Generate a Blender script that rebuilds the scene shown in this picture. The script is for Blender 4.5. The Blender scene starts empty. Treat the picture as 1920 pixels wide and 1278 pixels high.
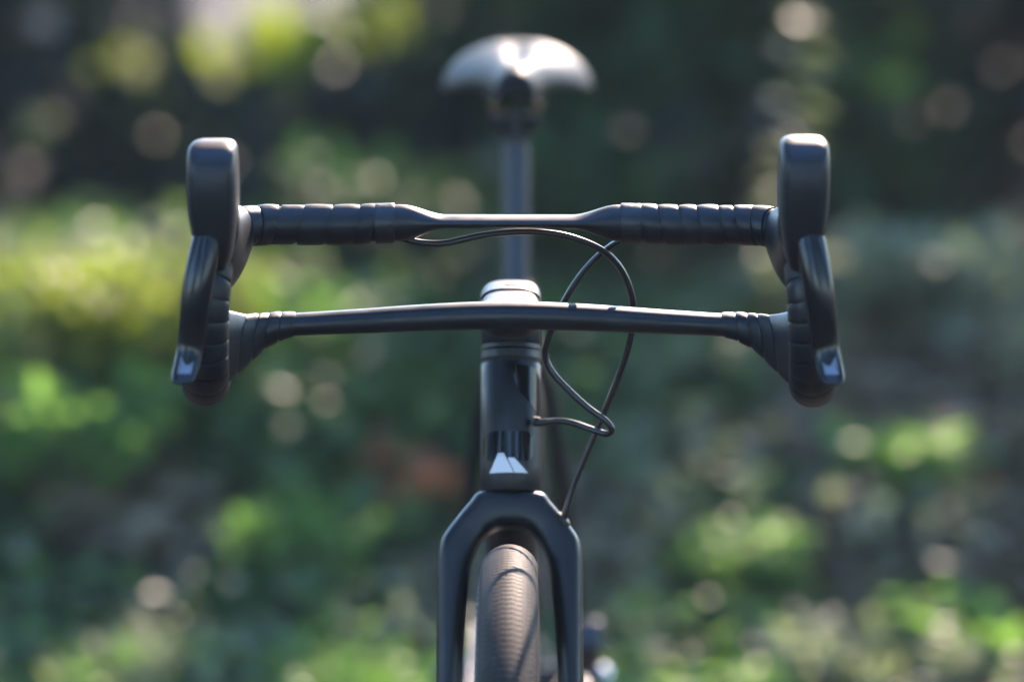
import bpy, math, random
import numpy as np
from mathutils import Vector, Matrix, noise as mnoise

random.seed(7)
rng = np.random.default_rng(11)
R = math.radians
scene = bpy.context.scene
col = scene.collection

# ------------------------------------------------------------------ camera
cam_data = bpy.data.cameras.new('camera')
cam = bpy.data.objects.new('camera', cam_data)
col.objects.link(cam)
cam.location = (0.025, -2.88, 1.30)
cam.rotation_euler = (R(90 - 9.24), 0, R(0.4735))
cam_data.lens = 135
cam_data.sensor_width = 36
cam_data.sensor_fit = 'HORIZONTAL'
cam_data.clip_start = 0.05
cam_data.clip_end = 2000
cam_data.dof.use_dof = True
cam_data.dof.focus_distance = 2.83
cam_data.dof.aperture_fstop = 2.2
cam_data.dof.aperture_blades = 9
scene.camera = cam

# ------------------------------------------------------------------ light
SUN_EL, SUN_AZ = 29.0, 15.0            # azimuth measured from +Y (away from the camera) towards +X
world = bpy.data.worlds.new('World')
scene.world = world
world.use_nodes = True
wn = world.node_tree
wn.nodes.clear()
w_out = wn.nodes.new('ShaderNodeOutputWorld')
w_bg = wn.nodes.new('ShaderNodeBackground')
w_sky = wn.nodes.new('ShaderNodeTexSky')
w_sky.sky_type = 'NISHITA'
w_sky.sun_disc = False
w_sky.sun_elevation = R(SUN_EL)
w_sky.sun_rotation = R(SUN_AZ)
w_sky.air_density = 1.6
w_sky.ozone_density = 4.0
w_sky.dust_density = 0.6
w_bg.inputs['Strength'].default_value = 0.15
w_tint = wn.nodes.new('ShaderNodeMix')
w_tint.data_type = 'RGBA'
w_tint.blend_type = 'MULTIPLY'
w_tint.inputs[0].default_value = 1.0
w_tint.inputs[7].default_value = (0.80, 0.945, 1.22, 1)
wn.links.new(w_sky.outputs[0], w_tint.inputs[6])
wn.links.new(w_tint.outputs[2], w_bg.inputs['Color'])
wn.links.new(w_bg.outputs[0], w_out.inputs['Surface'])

sun_dir = Vector((math.sin(R(SUN_AZ)) * math.cos(R(SUN_EL)), math.cos(R(SUN_AZ)) * math.cos(R(SUN_EL)), math.sin(R(SUN_EL))))
sun_data = bpy.data.lights.new('sun', 'SUN')
sun_data.energy = 3.5
sun_data.angle = R(0.53)
sun_data.color = (1.0, 0.77, 0.63)
sun = bpy.data.objects.new('sun', sun_data)
sun.rotation_euler = sun_dir.to_track_quat('Z', 'Y').to_euler()
sun.location = sun_dir * 30
col.objects.link(sun)

vs = scene.view_settings
vs.view_transform = 'Standard'
vs.look = 'None'
vs.exposure = 2.65
vs.gamma = 1.0
scene.cycles.use_denoising = True
scene.cycles.max_bounces = 8
scene.cycles.transparent_max_bounces = 8
scene.cycles.sample_clamp_indirect = 6.0

# ------------------------------------------------------------------ materials
def mat(name, color, rough=0.5, metal=0.0, spec=0.5, bump=None, coat=0.0, coat_rough=0.1, vary=None, rvar=None):
    m = bpy.data.materials.new(name)
    m.use_nodes = True
    nt = m.node_tree
    b = nt.nodes['Principled BSDF']
    b.inputs['Base Color'].default_value = (*color, 1)
    b.inputs['Roughness'].default_value = rough
    b.inputs['Metallic'].default_value = metal
    b.inputs['Specular IOR Level'].default_value = spec
    b.inputs['Coat Weight'].default_value = coat
    b.inputs['Coat Roughness'].default_value = coat_rough
    tc = nt.nodes.new('ShaderNodeTexCoord')
    if bump:
        sc, st, dist = bump
        nz = nt.nodes.new('ShaderNodeTexNoise')
        nz.inputs['Scale'].default_value = sc
        nz.inputs['Detail'].default_value = 3
        nt.links.new(tc.outputs['Object'], nz.inputs['Vector'])
        bp = nt.nodes.new('ShaderNodeBump')
        bp.inputs['Strength'].default_value = st
        bp.inputs['Distance'].default_value = dist
        nt.links.new(nz.outputs['Fac'], bp.inputs['Height'])
        nt.links.new(bp.outputs['Normal'], b.inputs['Normal'])
    if vary:
        c2, sc = vary
        nz = nt.nodes.new('ShaderNodeTexNoise')
        nz.inputs['Scale'].default_value = sc
        nz.inputs['Detail'].default_value = 5
        nt.links.new(tc.outputs['Object'], nz.inputs['Vector'])
        rp = nt.nodes.new('ShaderNodeValToRGB')
        rp.color_ramp.elements[0].position = 0.35
        rp.color_ramp.elements[1].position = 0.68
        rp.color_ramp.elements[0].color = (*color, 1)
        rp.color_ramp.elements[1].color = (*c2, 1)
        nt.links.new(nz.outputs['Fac'], rp.inputs['Fac'])
        nt.links.new(rp.outputs['Color'], b.inputs['Base Color'])
    if rvar:
        lo, hi, sc = rvar
        nz = nt.nodes.new('ShaderNodeTexNoise')
        nz.inputs['Scale'].default_value = sc
        nz.inputs['Detail'].default_value = 4
        nt.links.new(tc.outputs['Object'], nz.inputs['Vector'])
        mr = nt.nodes.new('ShaderNodeMapRange')
        mr.inputs['From Min'].default_value = 0.3
        mr.inputs['From Max'].default_value = 0.7
        mr.inputs['To Min'].default_value = lo
        mr.inputs['To Max'].default_value = hi
        nt.links.new(nz.outputs['Fac'], mr.inputs['Value'])
        nt.links.new(mr.outputs['Result'], b.inputs['Roughness'])
    return m

def leaf_mat(name, colors, rough=0.42, trans=0.35, tcol=1.6, spec=0.16):
    """Leaf: every leaf (mesh island) takes its own colour from the ramp; thin enough to let light through."""
    m = bpy.data.materials.new(name)
    m.use_nodes = True
    nt = m.node_tree
    b = nt.nodes['Principled BSDF']
    out = nt.nodes['Material Output']
    g = nt.nodes.new('ShaderNodeNewGeometry')
    rp = nt.nodes.new('ShaderNodeValToRGB')
    el = rp.color_ramp.elements
    while len(el) < len(colors):
        el.new(0.5)
    for i, c in enumerate(colors):
        el[i].position = i / max(1, len(colors) - 1)
        el[i].color = (*c, 1)
    nt.links.new(g.outputs['Random Per Island'], rp.inputs['Fac'])
    nt.links.new(rp.outputs['Color'], b.inputs['Base Color'])
    b.inputs['Roughness'].default_value = rough
    b.inputs['Specular IOR Level'].default_value = spec
    tr = nt.nodes.new('ShaderNodeBsdfTranslucent')
    mul = nt.nodes.new('ShaderNodeMix')
    mul.data_type = 'RGBA'
    mul.blend_type = 'MULTIPLY'
    mul.inputs[0].default_value = 1.0
    mul.inputs[7].default_value = (1.12 * tcol, 1.25 * tcol, 0.58 * tcol, 1)
    nt.links.new(rp.outputs['Color'], mul.inputs[6])
    nt.links.new(mul.outputs[2], tr.inputs['Color'])
    mx = nt.nodes.new('ShaderNodeMixShader')
    mx.inputs[0].default_value = trans
    nt.links.new(b.outputs[0], mx.inputs[1])
    nt.links.new(tr.outputs[0], mx.inputs[2])
    nt.links.new(mx.outputs[0], out.inputs['Surface'])
    return m

M = {}
M['carbon'] = mat('matte_black_carbon', (0.0035, 0.0048, 0.0078), 0.36, spec=0.34, bump=(900, 0.05, 0.0002), rvar=(0.34, 0.46, 60), vary=((0.007, 0.0085, 0.0115), 35))
M['gloss'] = mat('gloss_black_lacquer', (0.004, 0.004, 0.005), 0.10, spec=0.34)
M['white_print'] = mat('white_print', (0.62, 0.60, 0.64), 0.5)
M['grey_print'] = mat('grey_print', (0.09, 0.095, 0.11), 0.4)
M['ring'] = mat('anodised_black', (0.013, 0.015, 0.017), 0.38, spec=0.5)
M['seal'] = mat('rubber_seal', (0.004, 0.004, 0.004), 0.7)
M['tape'] = mat('bar_tape', (0.006, 0.0075, 0.011), 0.42, spec=0.32, bump=(110, 0.22, 0.0016), rvar=(0.35, 0.48, 45))
M['tape_finish'] = mat('finishing_tape', (0.006, 0.0075, 0.011), 0.40, spec=0.42, bump=(140, 0.35, 0.0016))
M['hood'] = mat('hood_rubber', (0.006, 0.007, 0.0095), 0.45, spec=0.36, bump=(700, 0.1, 0.0003))
M['lever'] = mat('lever_lacquer', (0.005, 0.005, 0.0065), 0.22, spec=0.36)
M['tip_glint'] = mat('painted_tip_glint', (0.15, 0.15, 0.165), 0.28, metal=0.6)  # sky glint on the blade tip, put in as bright metal
M['hose'] = mat('hose_black', (0.010, 0.010, 0.0115), 0.3, spec=0.5)
M['tyre'] = mat('tyre_rubber', (0.012, 0.011, 0.011), 0.75, spec=0.25, bump=(300, 0.2, 0.0004), vary=((0.018, 0.016, 0.015), 25))
M['tread'] = mat('tread_rubber', (0.023, 0.019, 0.0165), 0.65, spec=0.2, vary=((0.040, 0.032, 0.027), 40))
M['lug'] = mat('side_lug_catchlight', (0.22, 0.21, 0.23), 0.35, spec=0.5)  # pale tone stands for light caught by the lugs
M['saddle'] = mat('saddle_cover', (0.012, 0.0115, 0.012), 0.52, spec=0.10, bump=(250, 0.12, 0.0005))
M['rail'] = mat('brushed_metal', (0.62, 0.42, 0.34), 0.24, metal=1.0)
M['steel'] = mat('steel', (0.55, 0.55, 0.57), 0.25, metal=1.0)
M['dark_metal'] = mat('dark_metal', (0.05, 0.05, 0.055), 0.35, metal=0.8)
M['post'] = mat('seatpost_carbon', (0.010, 0.014, 0.024), 0.34, spec=0.4, rvar=(0.26, 0.4, 40))

# ------------------------------------------------------------------ mesh helpers
def obj(name, verts, faces, material, parent=None, smooth=True, sharp=40):
    me = bpy.data.meshes.new(name)
    me.from_pydata([tuple(v) for v in verts], [], [tuple(f) for f in faces])
    me.update()
    if smooth:
        me.polygons.foreach_set('use_smooth', [True] * len(me.polygons))
        if sharp:
            me.set_sharp_from_angle(angle=R(sharp))
    if isinstance(material, (list, tuple)):
        for x in material:
            me.materials.append(x)
    else:
        me.materials.append(material)
    o = bpy.data.objects.new(name, me)
    col.objects.link(o)
    if parent is not None:
        o.parent = parent
    return o

def empty(name, loc=(0, 0, 0), parent=None):
    o = bpy.data.objects.new(name, None)
    o.location = loc
    o.empty_display_size = 0.1
    col.objects.link(o)
    if parent is not None:
        o.parent = parent
    return o

def tag(o, label=None, category=None, group=None, kind=None):
    if label: o['label'] = label
    if category: o['category'] = category
    if group: o['group'] = group
    if kind: o['kind'] = kind
    return o

class MB:
    def __init__(s):
        s.v, s.f = [], []
    def add(s, v, f):
        n = len(s.v)
        s.v += [tuple(x) for x in v]
        s.f += [tuple(i + n for i in q) for q in f]
        return s
    def build(s, name, material, parent=None, smooth=True, sharp=40):
        return obj(name, s.v, s.f, material, parent, smooth, sharp)

def rings(rs, caps=True, closed=False):
    """Skin a list of equal-length rings."""
    n = len(rs[0])
    v = [p for r in rs for p in r]
    f = []
    m = len(rs)
    for i in range(m if closed else m - 1):
        a, b = i * n, ((i + 1) % m) * n
        for j in range(n):
            k = (j + 1) % n
            f.append((a + j, a + k, b + k, b + j))
    if caps and not closed:
        f.append(tuple(reversed(range(n))))
        f.append(tuple(range((m - 1) * n, m * n)))
    return v, f

def catmull(pts, k=6):
    P = [np.array(p, float) for p in pts]
    P = [2 * P[0] - P[1]] + P + [2 * P[-1] - P[-2]]
    out = []
    for i in range(1, len(P) - 2):
        p0, p1, p2, p3 = P[i - 1:i + 3]
        for j in range(k):
            t = j / k
            out.append(0.5 * ((2 * p1) + (-p0 + p2) * t + (2 * p0 - 5 * p1 + 4 * p2 - p3) * t * t + (-p0 + 3 * p1 - 3 * p2 + p3) * t ** 3))
    out.append(P[-2])
    return out

def frames(path):
    P = [np.array(p, float) for p in path]
    T = []
    for i in range(len(P)):
        d = P[min(i + 1, len(P) - 1)] - P[max(i - 1, 0)]
        T.append(d / (np.linalg.norm(d) + 1e-12))
    u = np.array((0, 0, 1.0))
    if abs(T[0] @ u) > 0.9:
        u = np.array((0, 1.0, 0))
    U, V = [], []
    for t in T:
        u = u - t * (u @ t)
        u /= np.linalg.norm(u)
        U.append(u.copy())
        V.append(np.cross(t, u))
    return P, T, U, V

def tube(path, rad, n=16, caps=True):
    P, T, U, V = frames(path)
    rs = []
    for i in range(len(P)):
        r = rad if np.isscalar(rad) else rad[i]
        ra, rb = (r, r) if np.isscalar(r) else r
        rs.append([P[i] + U[i] * ra * math.cos(2 * math.pi * j / n) + V[i] * rb * math.sin(2 * math.pi * j / n) for j in range(n)])
    return rings(rs, caps)

def se(c, s, n):
    """one superellipse coordinate pair"""
    return (math.copysign(abs(c) ** (2 / n), c), math.copysign(abs(s) ** (2 / n), s))

def lathe(profile, origin, axis, n=48, caps=False):
    """profile: list of (radius, height along axis)"""
    a = Vector(axis).normalized()
    u = a.orthogonal().normalized()
    w = a.cross(u)
    o = Vector(origin)
    rs = []
    for r, h in profile:
        rs.append([o + a * h + (u * math.cos(2 * math.pi * j / n) + w * math.sin(2 * math.pi * j / n)) * r for j in range(n)])
    return rings(rs, caps)

def box(c, h, rot=None):
    c = Vector(c)
    v = []
    for x in (-1, 1):
        for y in (-1, 1):
            for z in (-1, 1):
                p = Vector((x * h[0], y * h[1], z * h[2]))
                if rot is not None:
                    p = rot @ p
                v.append(c + p)
    f = [(0, 1, 3, 2), (4, 6, 7, 5), (0, 4, 5, 1), (2, 3, 7, 6), (0, 2, 6, 4), (1, 5, 7, 3)]
    return v, f

def bevelled(o, width, seg=2):
    b = o.modifiers.new('bevel', 'BEVEL')
    b.width = width
    b.segments = seg
    b.limit_method = 'ANGLE'
    return o

# ================================================================== SETTING
def ground_h(x, y):
    def ss(a, b, t):
        t = min(1, max(0, (t - a) / (b - a)))
        return t * t * (3 - 2 * t)
    wob = 0.12 * math.sin(x * 1.3 + 0.5) + 0.07 * math.sin(x * 3.1)
    z = 0.43 * ss(1.35 + wob * 0.5, 2.8 + wob * 0.7, y)
    z -= 0.14 * ss(2.9, 4.2, y)
    z += 0.9 * ss(7.0, 26.0, y) + 3.0 * ss(20, 80, y)
    k = ss(1.2, 1.9, y)
    z += k * (0.05 * mnoise.noise(Vector((x * 1.6, y * 1.6, 0.3))) + 0.025 * mnoise.noise(Vector((x * 5, y * 5, 2.0))))
    z += (1 - k) * 0.012 * mnoise.noise(Vector((x * 0.9, y * 0.9, 7.0))) * (1 if abs(x) > 0.25 else abs(x) / 0.25)
    return z

def make_ground():
    xs = sorted(set([round(v, 3) for v in np.concatenate([np.linspace(-120, -8, 15), np.linspace(-8, -3, 21), np.linspace(-3, 3, 81), np.linspace(3, 8, 21), np.linspace(8, 120, 15)])]))
    ys = sorted(set([round(v, 3) for v in np.concatenate([np.linspace(-120, -6, 12), np.linspace(-6, 1, 30), np.linspace(1, 4, 56), np.linspace(4, 10, 40), np.linspace(10, 150, 30)])]))
    v = [(x, y, ground_h(x, y)) for y in ys for x in xs]
    n = len(xs)
    f = [(j * n + i, j * n + i + 1, (j + 1) * n + i + 1, (j + 1) * n + i) for j in range(len(ys) - 1) for i in range(n - 1)]
    m = mat('earth', (0.032, 0.027, 0.021), 0.95, spec=0.2, bump=(14, 0.6, 0.05), vary=((0.058, 0.049, 0.038), 3.2))
    return tag(obj('ground', v, f, m, sharp=None), kind='structure')

make_ground()

# ------------------------------------------------------------------ foliage
LEAF = [(0, -0.02, 0), (-0.32, 0.28, 0.10), (0.32, 0.28, 0.10), (0, 0.33, -0.02), (-0.26, 0.66, 0.05), (0.26, 0.66, 0.05), (0, 1.0, -0.10)]
LEAF_F = [(0, 3, 1), (0, 2, 3), (1, 3, 6, 4), (2, 5, 6, 3)]
LEAF_NP = np.array(LEAF)

def leaves(centers, dirs, sizes, width=1.0, roll=1.0, rng=rng):
    """One folded seven-point leaf per centre; dirs = growth directions."""
    n = len(centers)
    V = np.empty((n, 7, 3))
    D = np.array(dirs, float)
    D /= np.linalg.norm(D, axis=1)[:, None] + 1e-9
    up = np.tile(np.array((0, 0, 1.0)), (n, 1)) + rng.normal(0, 0.45 * roll, (n, 3))
    S = np.cross(D, up)
    S /= np.linalg.norm(S, axis=1)[:, None] + 1e-9
    N = np.cross(S, D)
    sz = np.array(sizes)[:, None, None]
    L = LEAF_NP
    V = np.array(centers)[:, None, :] + sz * (L[None, :, 0, None] * width * S[:, None, :] + L[None, :, 1, None] * D[:, None, :] + L[None, :, 2, None] * N[:, None, :])
    v = V.reshape(-1, 3)
    f = []
    for i in range(n):
        b = i * 7
        f += [(b + q[0], b + q[1], b + q[2]) if len(q) == 3 else (b + q[0], b + q[1], b + q[2], b + q[3]) for q in LEAF_F]
    return v.tolist(), f

GAPS = [((0.0, 0.2, 0.9), 1.0), ((-0.55, 2.4, 0.5), 0.75), ((0.5, 2.6, 0.6), 0.7), ((-0.52, 5.3, 0.6), 1.0), ((0.0, 1.7, 0.1), 1.1)]
def in_sun_gap(p):
    """Is a point inside an opening in the canopy through which the sun reaches the clearing?"""
    for a, r in GAPS:
        q = Vector(p) - Vector(a)
        t = q.dot(sun_dir)
        if t > 0 and (q - sun_dir * t).length < r:
            return True
    return False

G = {
    'ivy': leaf_mat('ivy_leaf', [(0.045, 0.085, 0.038), (0.085, 0.148, 0.058), (0.125, 0.190, 0.085), (0.06, 0.11, 0.050)], 0.48, 0.33, 1.4),
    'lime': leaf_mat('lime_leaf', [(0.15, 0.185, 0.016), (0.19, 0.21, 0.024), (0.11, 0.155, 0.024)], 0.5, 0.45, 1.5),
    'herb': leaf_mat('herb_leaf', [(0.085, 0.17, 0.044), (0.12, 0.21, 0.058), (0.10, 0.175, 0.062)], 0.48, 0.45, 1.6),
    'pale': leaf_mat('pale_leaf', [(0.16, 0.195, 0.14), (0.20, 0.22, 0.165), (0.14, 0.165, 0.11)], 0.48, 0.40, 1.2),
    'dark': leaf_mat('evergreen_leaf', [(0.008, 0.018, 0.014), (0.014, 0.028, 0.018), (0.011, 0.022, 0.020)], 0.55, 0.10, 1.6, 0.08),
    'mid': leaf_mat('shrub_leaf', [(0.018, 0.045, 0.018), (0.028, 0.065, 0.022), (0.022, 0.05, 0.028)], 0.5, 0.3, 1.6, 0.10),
    'dry': leaf_mat('dry_leaf', [(0.16, 0.125, 0.078), (0.24, 0.195, 0.125), (0.12, 0.095, 0.058), (0.29, 0.24, 0.165)], 0.65, 0.2, 0.8),
    'rust': leaf_mat('rust_leaf', [(0.38, 0.13, 0.075), (0.46, 0.17, 0.10), (0.31, 0.10, 0.06)], 0.55, 0.3, 0.8),
    'blush': leaf_mat('pinkish_dead_leaf', [(0.34, 0.19, 0.16), (0.42, 0.27, 0.23), (0.28, 0.15, 0.12)], 0.55, 0.25, 0.8),
    'canopy': leaf_mat('canopy_leaf', [(0.03, 0.07, 0.02), (0.05, 0.10, 0.025), (0.04, 0.08, 0.02)], 0.4, 0.35, 1.3),
}
M['bark'] = mat('bark', (0.045, 0.035, 0.028), 0.9, spec=0.2, bump=(30, 0.9, 0.02), vary=((0.10, 0.08, 0.065), 14))
M['stem'] = mat('green_stem', (0.07, 0.075, 0.035), 0.7)

def ground_cover():
    n = 36000
    X = np.concatenate([rng.uniform(-1.6, 1.6, n), rng.uniform(-5, 5, 7000)])
    Y = np.concatenate([rng.uniform(1.5, 3.6, n), rng.uniform(1.5, 5.0, 7000)])
    c, d, s, c2, d2, s2 = [], [], [], [], [], []
    for x, y in zip(X, Y):
        # ivy grows in patches; between them the litter shows
        k = mnoise.noise(Vector((x * 2.2, y * 2.2, 5.0))) + 0.6 * mnoise.noise(Vector((x * 5.5, y * 5.5, 9.0)))
        k += 0.26 - 0.44 * min(1, max(0, (x - 0.05) / 0.4))
        z = ground_h(x, y)
        if k > 0.0:
            hh = 0.01 + 0.09 * min(1, k * 1.6) * random.random()
            c.append((x, y, z + hh))
            d.append((rng.normal(0, 0.8), rng.normal(-0.5, 0.6), rng.normal(0.25, 0.35)))
            s.append(rng.uniform(0.018, 0.045))
        elif random.random() < 0.75:
            c2.append((x, y, z + 0.008 + 0.03 * random.random()))
            d2.append((rng.normal(0, 1), rng.normal(0, 1), rng.normal(0, 0.25)))
            s2.append(rng.uniform(0.025, 0.055))
    v, f = leaves(c, d, s, 1.25)
    tag(obj('ivy', v, f, G['ivy'], sharp=None), 'dark green ivy carpeting the bank behind the bicycle', 'ivy', kind='stuff')
    v, f = leaves(c2, d2, s2, 1.1, 0.5)
    tag(obj('leaf_litter', v, f, G['dry'], sharp=None), 'dry brown fallen leaves littering the bank between the ivy', 'fallen leaves', kind='stuff')

ground_cover()

def sage_weeds():
    c, d, s = [], [], []
    for i in range(15000):
        x, y = rng.uniform(-2.5, 2.5), rng.uniform(1.5, 3.1)
        k = mnoise.noise(Vector((x * 3.0, y * 3.0, 15.0))) + 0.5 * mnoise.noise(Vector((x * 7, y * 7, 19.0)))
        if k < 0.10 + 0.16 * min(1, max(0, (x - 0.05) / 0.15)) * (1 if 1.85 < y < 2.5 else 0):
            continue
        c.append((x, y, ground_h(x, y) + 0.03 + 0.09 * rng.uniform(0, 1) * min(1, k + 0.4)))
        d.append((rng.normal(0, 0.9), rng.normal(-0.3, 0.7), rng.normal(0.3, 0.35)))
        s.append(rng.uniform(0.018, 0.036))
    v, f = leaves(c, d, s, 1.0)
    tag(obj('low_weeds', v, f, G['pale'], sharp=None), 'sage green low weeds scattered over the bank among the ivy', 'weeds', kind='stuff')
sage_weeds()

def low_plant(name, x, y, h, spread, nst, per, size, material, label, category, width=0.9, group=None, lean=0.0):
    z = ground_h(x, y)
    root = tag(empty(name, (x, y, z)), label, category, group)
    st = MB()
    c, d, s = [], [], []
    for i in range(nst):
        a = rng.uniform(0, 2 * math.pi)
        rr = spread * math.sqrt(rng.uniform(0.02, 1))
        hh = h * rng.uniform(0.55, 1.05)
        p0 = np.array((0.15 * rr * math.cos(a), 0.15 * rr * math.sin(a), -0.02))
        p1 = np.array((0.6 * rr * math.cos(a), 0.6 * rr * math.sin(a), hh * 0.6))
        p2 = np.array((rr * math.cos(a) + lean, rr * math.sin(a), hh))
        path = catmull([p0, p1, p2], 4)
        st.add(*tube(path, [0.004 * (1 - 0.6 * j / (len(path) - 1)) for j in range(len(path))], 5))
        for j in range(per):
            t = rng.uniform(0.35, 1.0)
            q = path[min(len(path) - 1, int(t * (len(path) - 1) + 0.5))]
            c.append(q + rng.normal(0, 0.012, 3))
            d.append((rng.normal(0, 1) + 0.4 * math.cos(a), rng.normal(0, 1) + 0.4 * math.sin(a), rng.normal(0.35, 0.5)))
            s.append(size * rng.uniform(0.6, 1.2))
    st.build('stem', M['stem'], root, sharp=None)
    v, f = leaves(c, d, s, width)
    obj('foliage', v, f, material, root, sharp=None)
    return root

PL = low_plant
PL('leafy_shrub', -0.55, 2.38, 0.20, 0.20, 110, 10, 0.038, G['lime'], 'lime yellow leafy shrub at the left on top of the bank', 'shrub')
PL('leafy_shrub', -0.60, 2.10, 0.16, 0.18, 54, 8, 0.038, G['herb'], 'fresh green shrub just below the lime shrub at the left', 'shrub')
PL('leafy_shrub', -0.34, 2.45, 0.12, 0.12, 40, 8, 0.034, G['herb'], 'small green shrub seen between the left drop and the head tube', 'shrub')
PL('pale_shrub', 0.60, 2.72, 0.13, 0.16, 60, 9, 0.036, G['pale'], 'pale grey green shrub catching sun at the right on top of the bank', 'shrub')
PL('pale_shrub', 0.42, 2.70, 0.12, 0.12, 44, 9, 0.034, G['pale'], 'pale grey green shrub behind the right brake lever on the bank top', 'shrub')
PL('ground_herb', -0.29, 1.98, 0.11, 0.11, 44, 8, 0.032, G['herb'], 'mid green herb on the bank left of the fork crown', 'herb')
PL('ground_herb', -0.42, 1.80, 0.06, 0.04, 8, 4, 0.04, G['lime'], 'tiny vivid green seedling low on the bank at the left', 'herb')
PL('ground_herb', -0.18, 1.66, 0.12, 0.18, 110, 9, 0.028, G['herb'], 'spreading green herb beside the left fork leg at the foot of the bank', 'herb')
PL('ground_herb', -0.44, 1.70, 0.12, 0.17, 90, 9, 0.028, G['pale'], 'pale green herb at the lower left of the bank', 'herb')
PL('ground_herb', 0.20, 1.66, 0.12, 0.16, 100, 9, 0.028, G['herb'], 'spreading green herb beside the right fork leg at the foot of the bank', 'herb')
PL('ground_herb', 0.28, 2.0, 0.10, 0.09, 44, 8, 0.032, G['herb'], 'yellow green herb on the bank right of the fork crown', 'herb')
PL('ground_herb', 0.42, 1.74, 0.11, 0.14, 70, 9, 0.028, G['pale'], 'pale green herb at the lower right of the bank', 'herb')
PL('ground_herb', 0.56, 1.85, 0.09, 0.08, 20, 6, 0.045, G['herb'], 'small green herb at the far lower right of the bank', 'herb')
PL('ground_herb', -0.30, 1.58, 0.13, 0.16, 90, 9, 0.026, G['herb'], 'sunny green herb in the fringe at the foot of the bank, left of centre', 'herb')
PL('ground_herb', -0.58, 1.62, 0.12, 0.14, 70, 9, 0.026, G['herb'], 'sunny green herb in the fringe at the bottom left corner', 'herb')
PL('ground_herb', 0.34, 1.58, 0.10, 0.13, 64, 9, 0.026, G['herb'], 'sunny green herb in the fringe at the foot of the bank, right of centre', 'herb')
PL('ground_herb', 0.52, 2.22, 0.08, 0.09, 16, 6, 0.05, G['herb'], 'green herb at the right of the bank level with the right drop', 'herb')

PL('bank_shrub', -0.22, 2.95, 0.22, 0.18, 34, 8, 0.06, G['mid'], 'deep green low shrub on the bank top left of the seatpost', 'shrub')
PL('bank_shrub', 0.10, 2.90, 0.24, 0.18, 36, 8, 0.06, G['mid'], 'deep green low shrub on the bank top behind the seatpost', 'shrub')
PL('bank_shrub', 0.30, 3.05, 0.26, 0.16, 34, 8, 0.06, G['dark'], 'dark low shrub on the bank top right of the seatpost', 'shrub')
PL('bank_shrub', -0.02, 2.55, 0.12, 0.2, 34, 8, 0.05, G['mid'], 'deep green trailing shrub on the bank between the two bars', 'shrub')

def dry_clump(x, y, n, spread, size, material, label):
    z = ground_h(x, y)
    c = [(rng.normal(0, spread), rng.normal(0, spread * 0.6), 0.01 + abs(rng.normal(0, 0.02))) for i in range(n)]
    d = [(rng.normal(0, 1), rng.normal(-0.2, 0.7), rng.normal(0.3, 0.4)) for i in range(n)]
    v, f = leaves(c, d, [size * rng.uniform(0.7, 1.2) for i in range(n)], 1.2)
    o = obj('dead_leaves', v, f, material, sharp=None)
    o.location = (x, y, z)
    return tag(o, label, 'dead leaves')

dry_clump(-0.15, 2.18, 40, 0.030, 0.075, G['rust'], 'clump of rust red dead leaves on the bank left of the head tube')
dry_clump(0.53, 2.30, 22, 0.035, 0.05, G['blush'], 'small clump of pinkish dead leaves on the bank beyond the right drop')

def evergreen(x, y, h, rad, n, material, label, size=0.11, name='evergreen_shrub', squash=1.0):
    z = ground_h(x, y)
    root = tag(empty(name, (x, y, z)), label, 'shrub', 'shrubs on the shaded ground behind the bank')
    st = MB()
    tips = []
    for i in range(9):
        a = rng.uniform(0, 2 * math.pi)
        rr = rad * rng.uniform(0.3, 0.8)
        p = [(0.03 * math.cos(a), 0.03 * math.sin(a), -0.05), (0.4 * rr * math.cos(a), 0.4 * rr * math.sin(a), h * 0.4), (rr * math.cos(a), rr * math.sin(a), h * rng.uniform(0.6, 0.95))]
        path = catmull(p, 4)
        st.add(*tube(path, [0.022 * (1 - 0.75 * j / (len(path) - 1)) for j in range(len(path))], 6))
        tips.append(path[-1])
    st.build('stem', M['bark'], root, sharp=None)
    cl = []
    for i in range(26):                      # clumps of foliage with gaps between them
        a = rng.uniform(0, 2 * math.pi)
        rr = rad * math.sqrt(rng.uniform(0, 1))
        zz = h * rng.uniform(0.12, 1.0)
        k = math.sqrt(max(0.05, 1 - (zz / h - 0.35) ** 2 / 0.5))
        cl.append((rr * k * math.cos(a), rr * k * math.sin(a), zz, rng.uniform(0.10, 0.2) * rad / 0.5))
    c, d, s = [], [], []
    for i in range(n):
        q = cl[i % len(cl)]
        g = rng.normal(0, 1, 3)
        g /= np.linalg.norm(g)
        rr = q[3] * rng.uniform(0.5, 1.0)
        c.append((q[0] + g[0] * rr, q[1] + g[1] * rr, max(0.02, q[2] + g[2] * rr)))
        d.append(g + np.array((0, 0, 0.2)) + rng.normal(0, 0.5, 3))
        s.append(size * rng.uniform(0.6, 1.2))
    v, f = leaves(c, d, s, 0.9)
    obj('foliage', v, f, material, root, sharp=None)
    return root

EV = evergreen
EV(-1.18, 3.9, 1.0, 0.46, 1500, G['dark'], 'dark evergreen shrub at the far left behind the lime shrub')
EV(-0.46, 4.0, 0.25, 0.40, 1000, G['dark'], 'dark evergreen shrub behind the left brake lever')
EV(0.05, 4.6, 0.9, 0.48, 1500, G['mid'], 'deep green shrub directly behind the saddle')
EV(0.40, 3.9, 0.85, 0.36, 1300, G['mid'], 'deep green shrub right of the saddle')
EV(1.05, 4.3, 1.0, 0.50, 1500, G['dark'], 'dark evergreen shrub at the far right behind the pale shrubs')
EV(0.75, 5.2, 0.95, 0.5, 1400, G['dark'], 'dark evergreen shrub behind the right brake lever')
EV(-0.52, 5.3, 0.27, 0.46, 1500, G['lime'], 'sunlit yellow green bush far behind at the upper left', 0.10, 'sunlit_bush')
EV(-1.6, 5.6, 1.3, 0.6, 1500, G['dark'], 'tall dark evergreen shrub beyond the left edge of the lime shrub')
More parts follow.
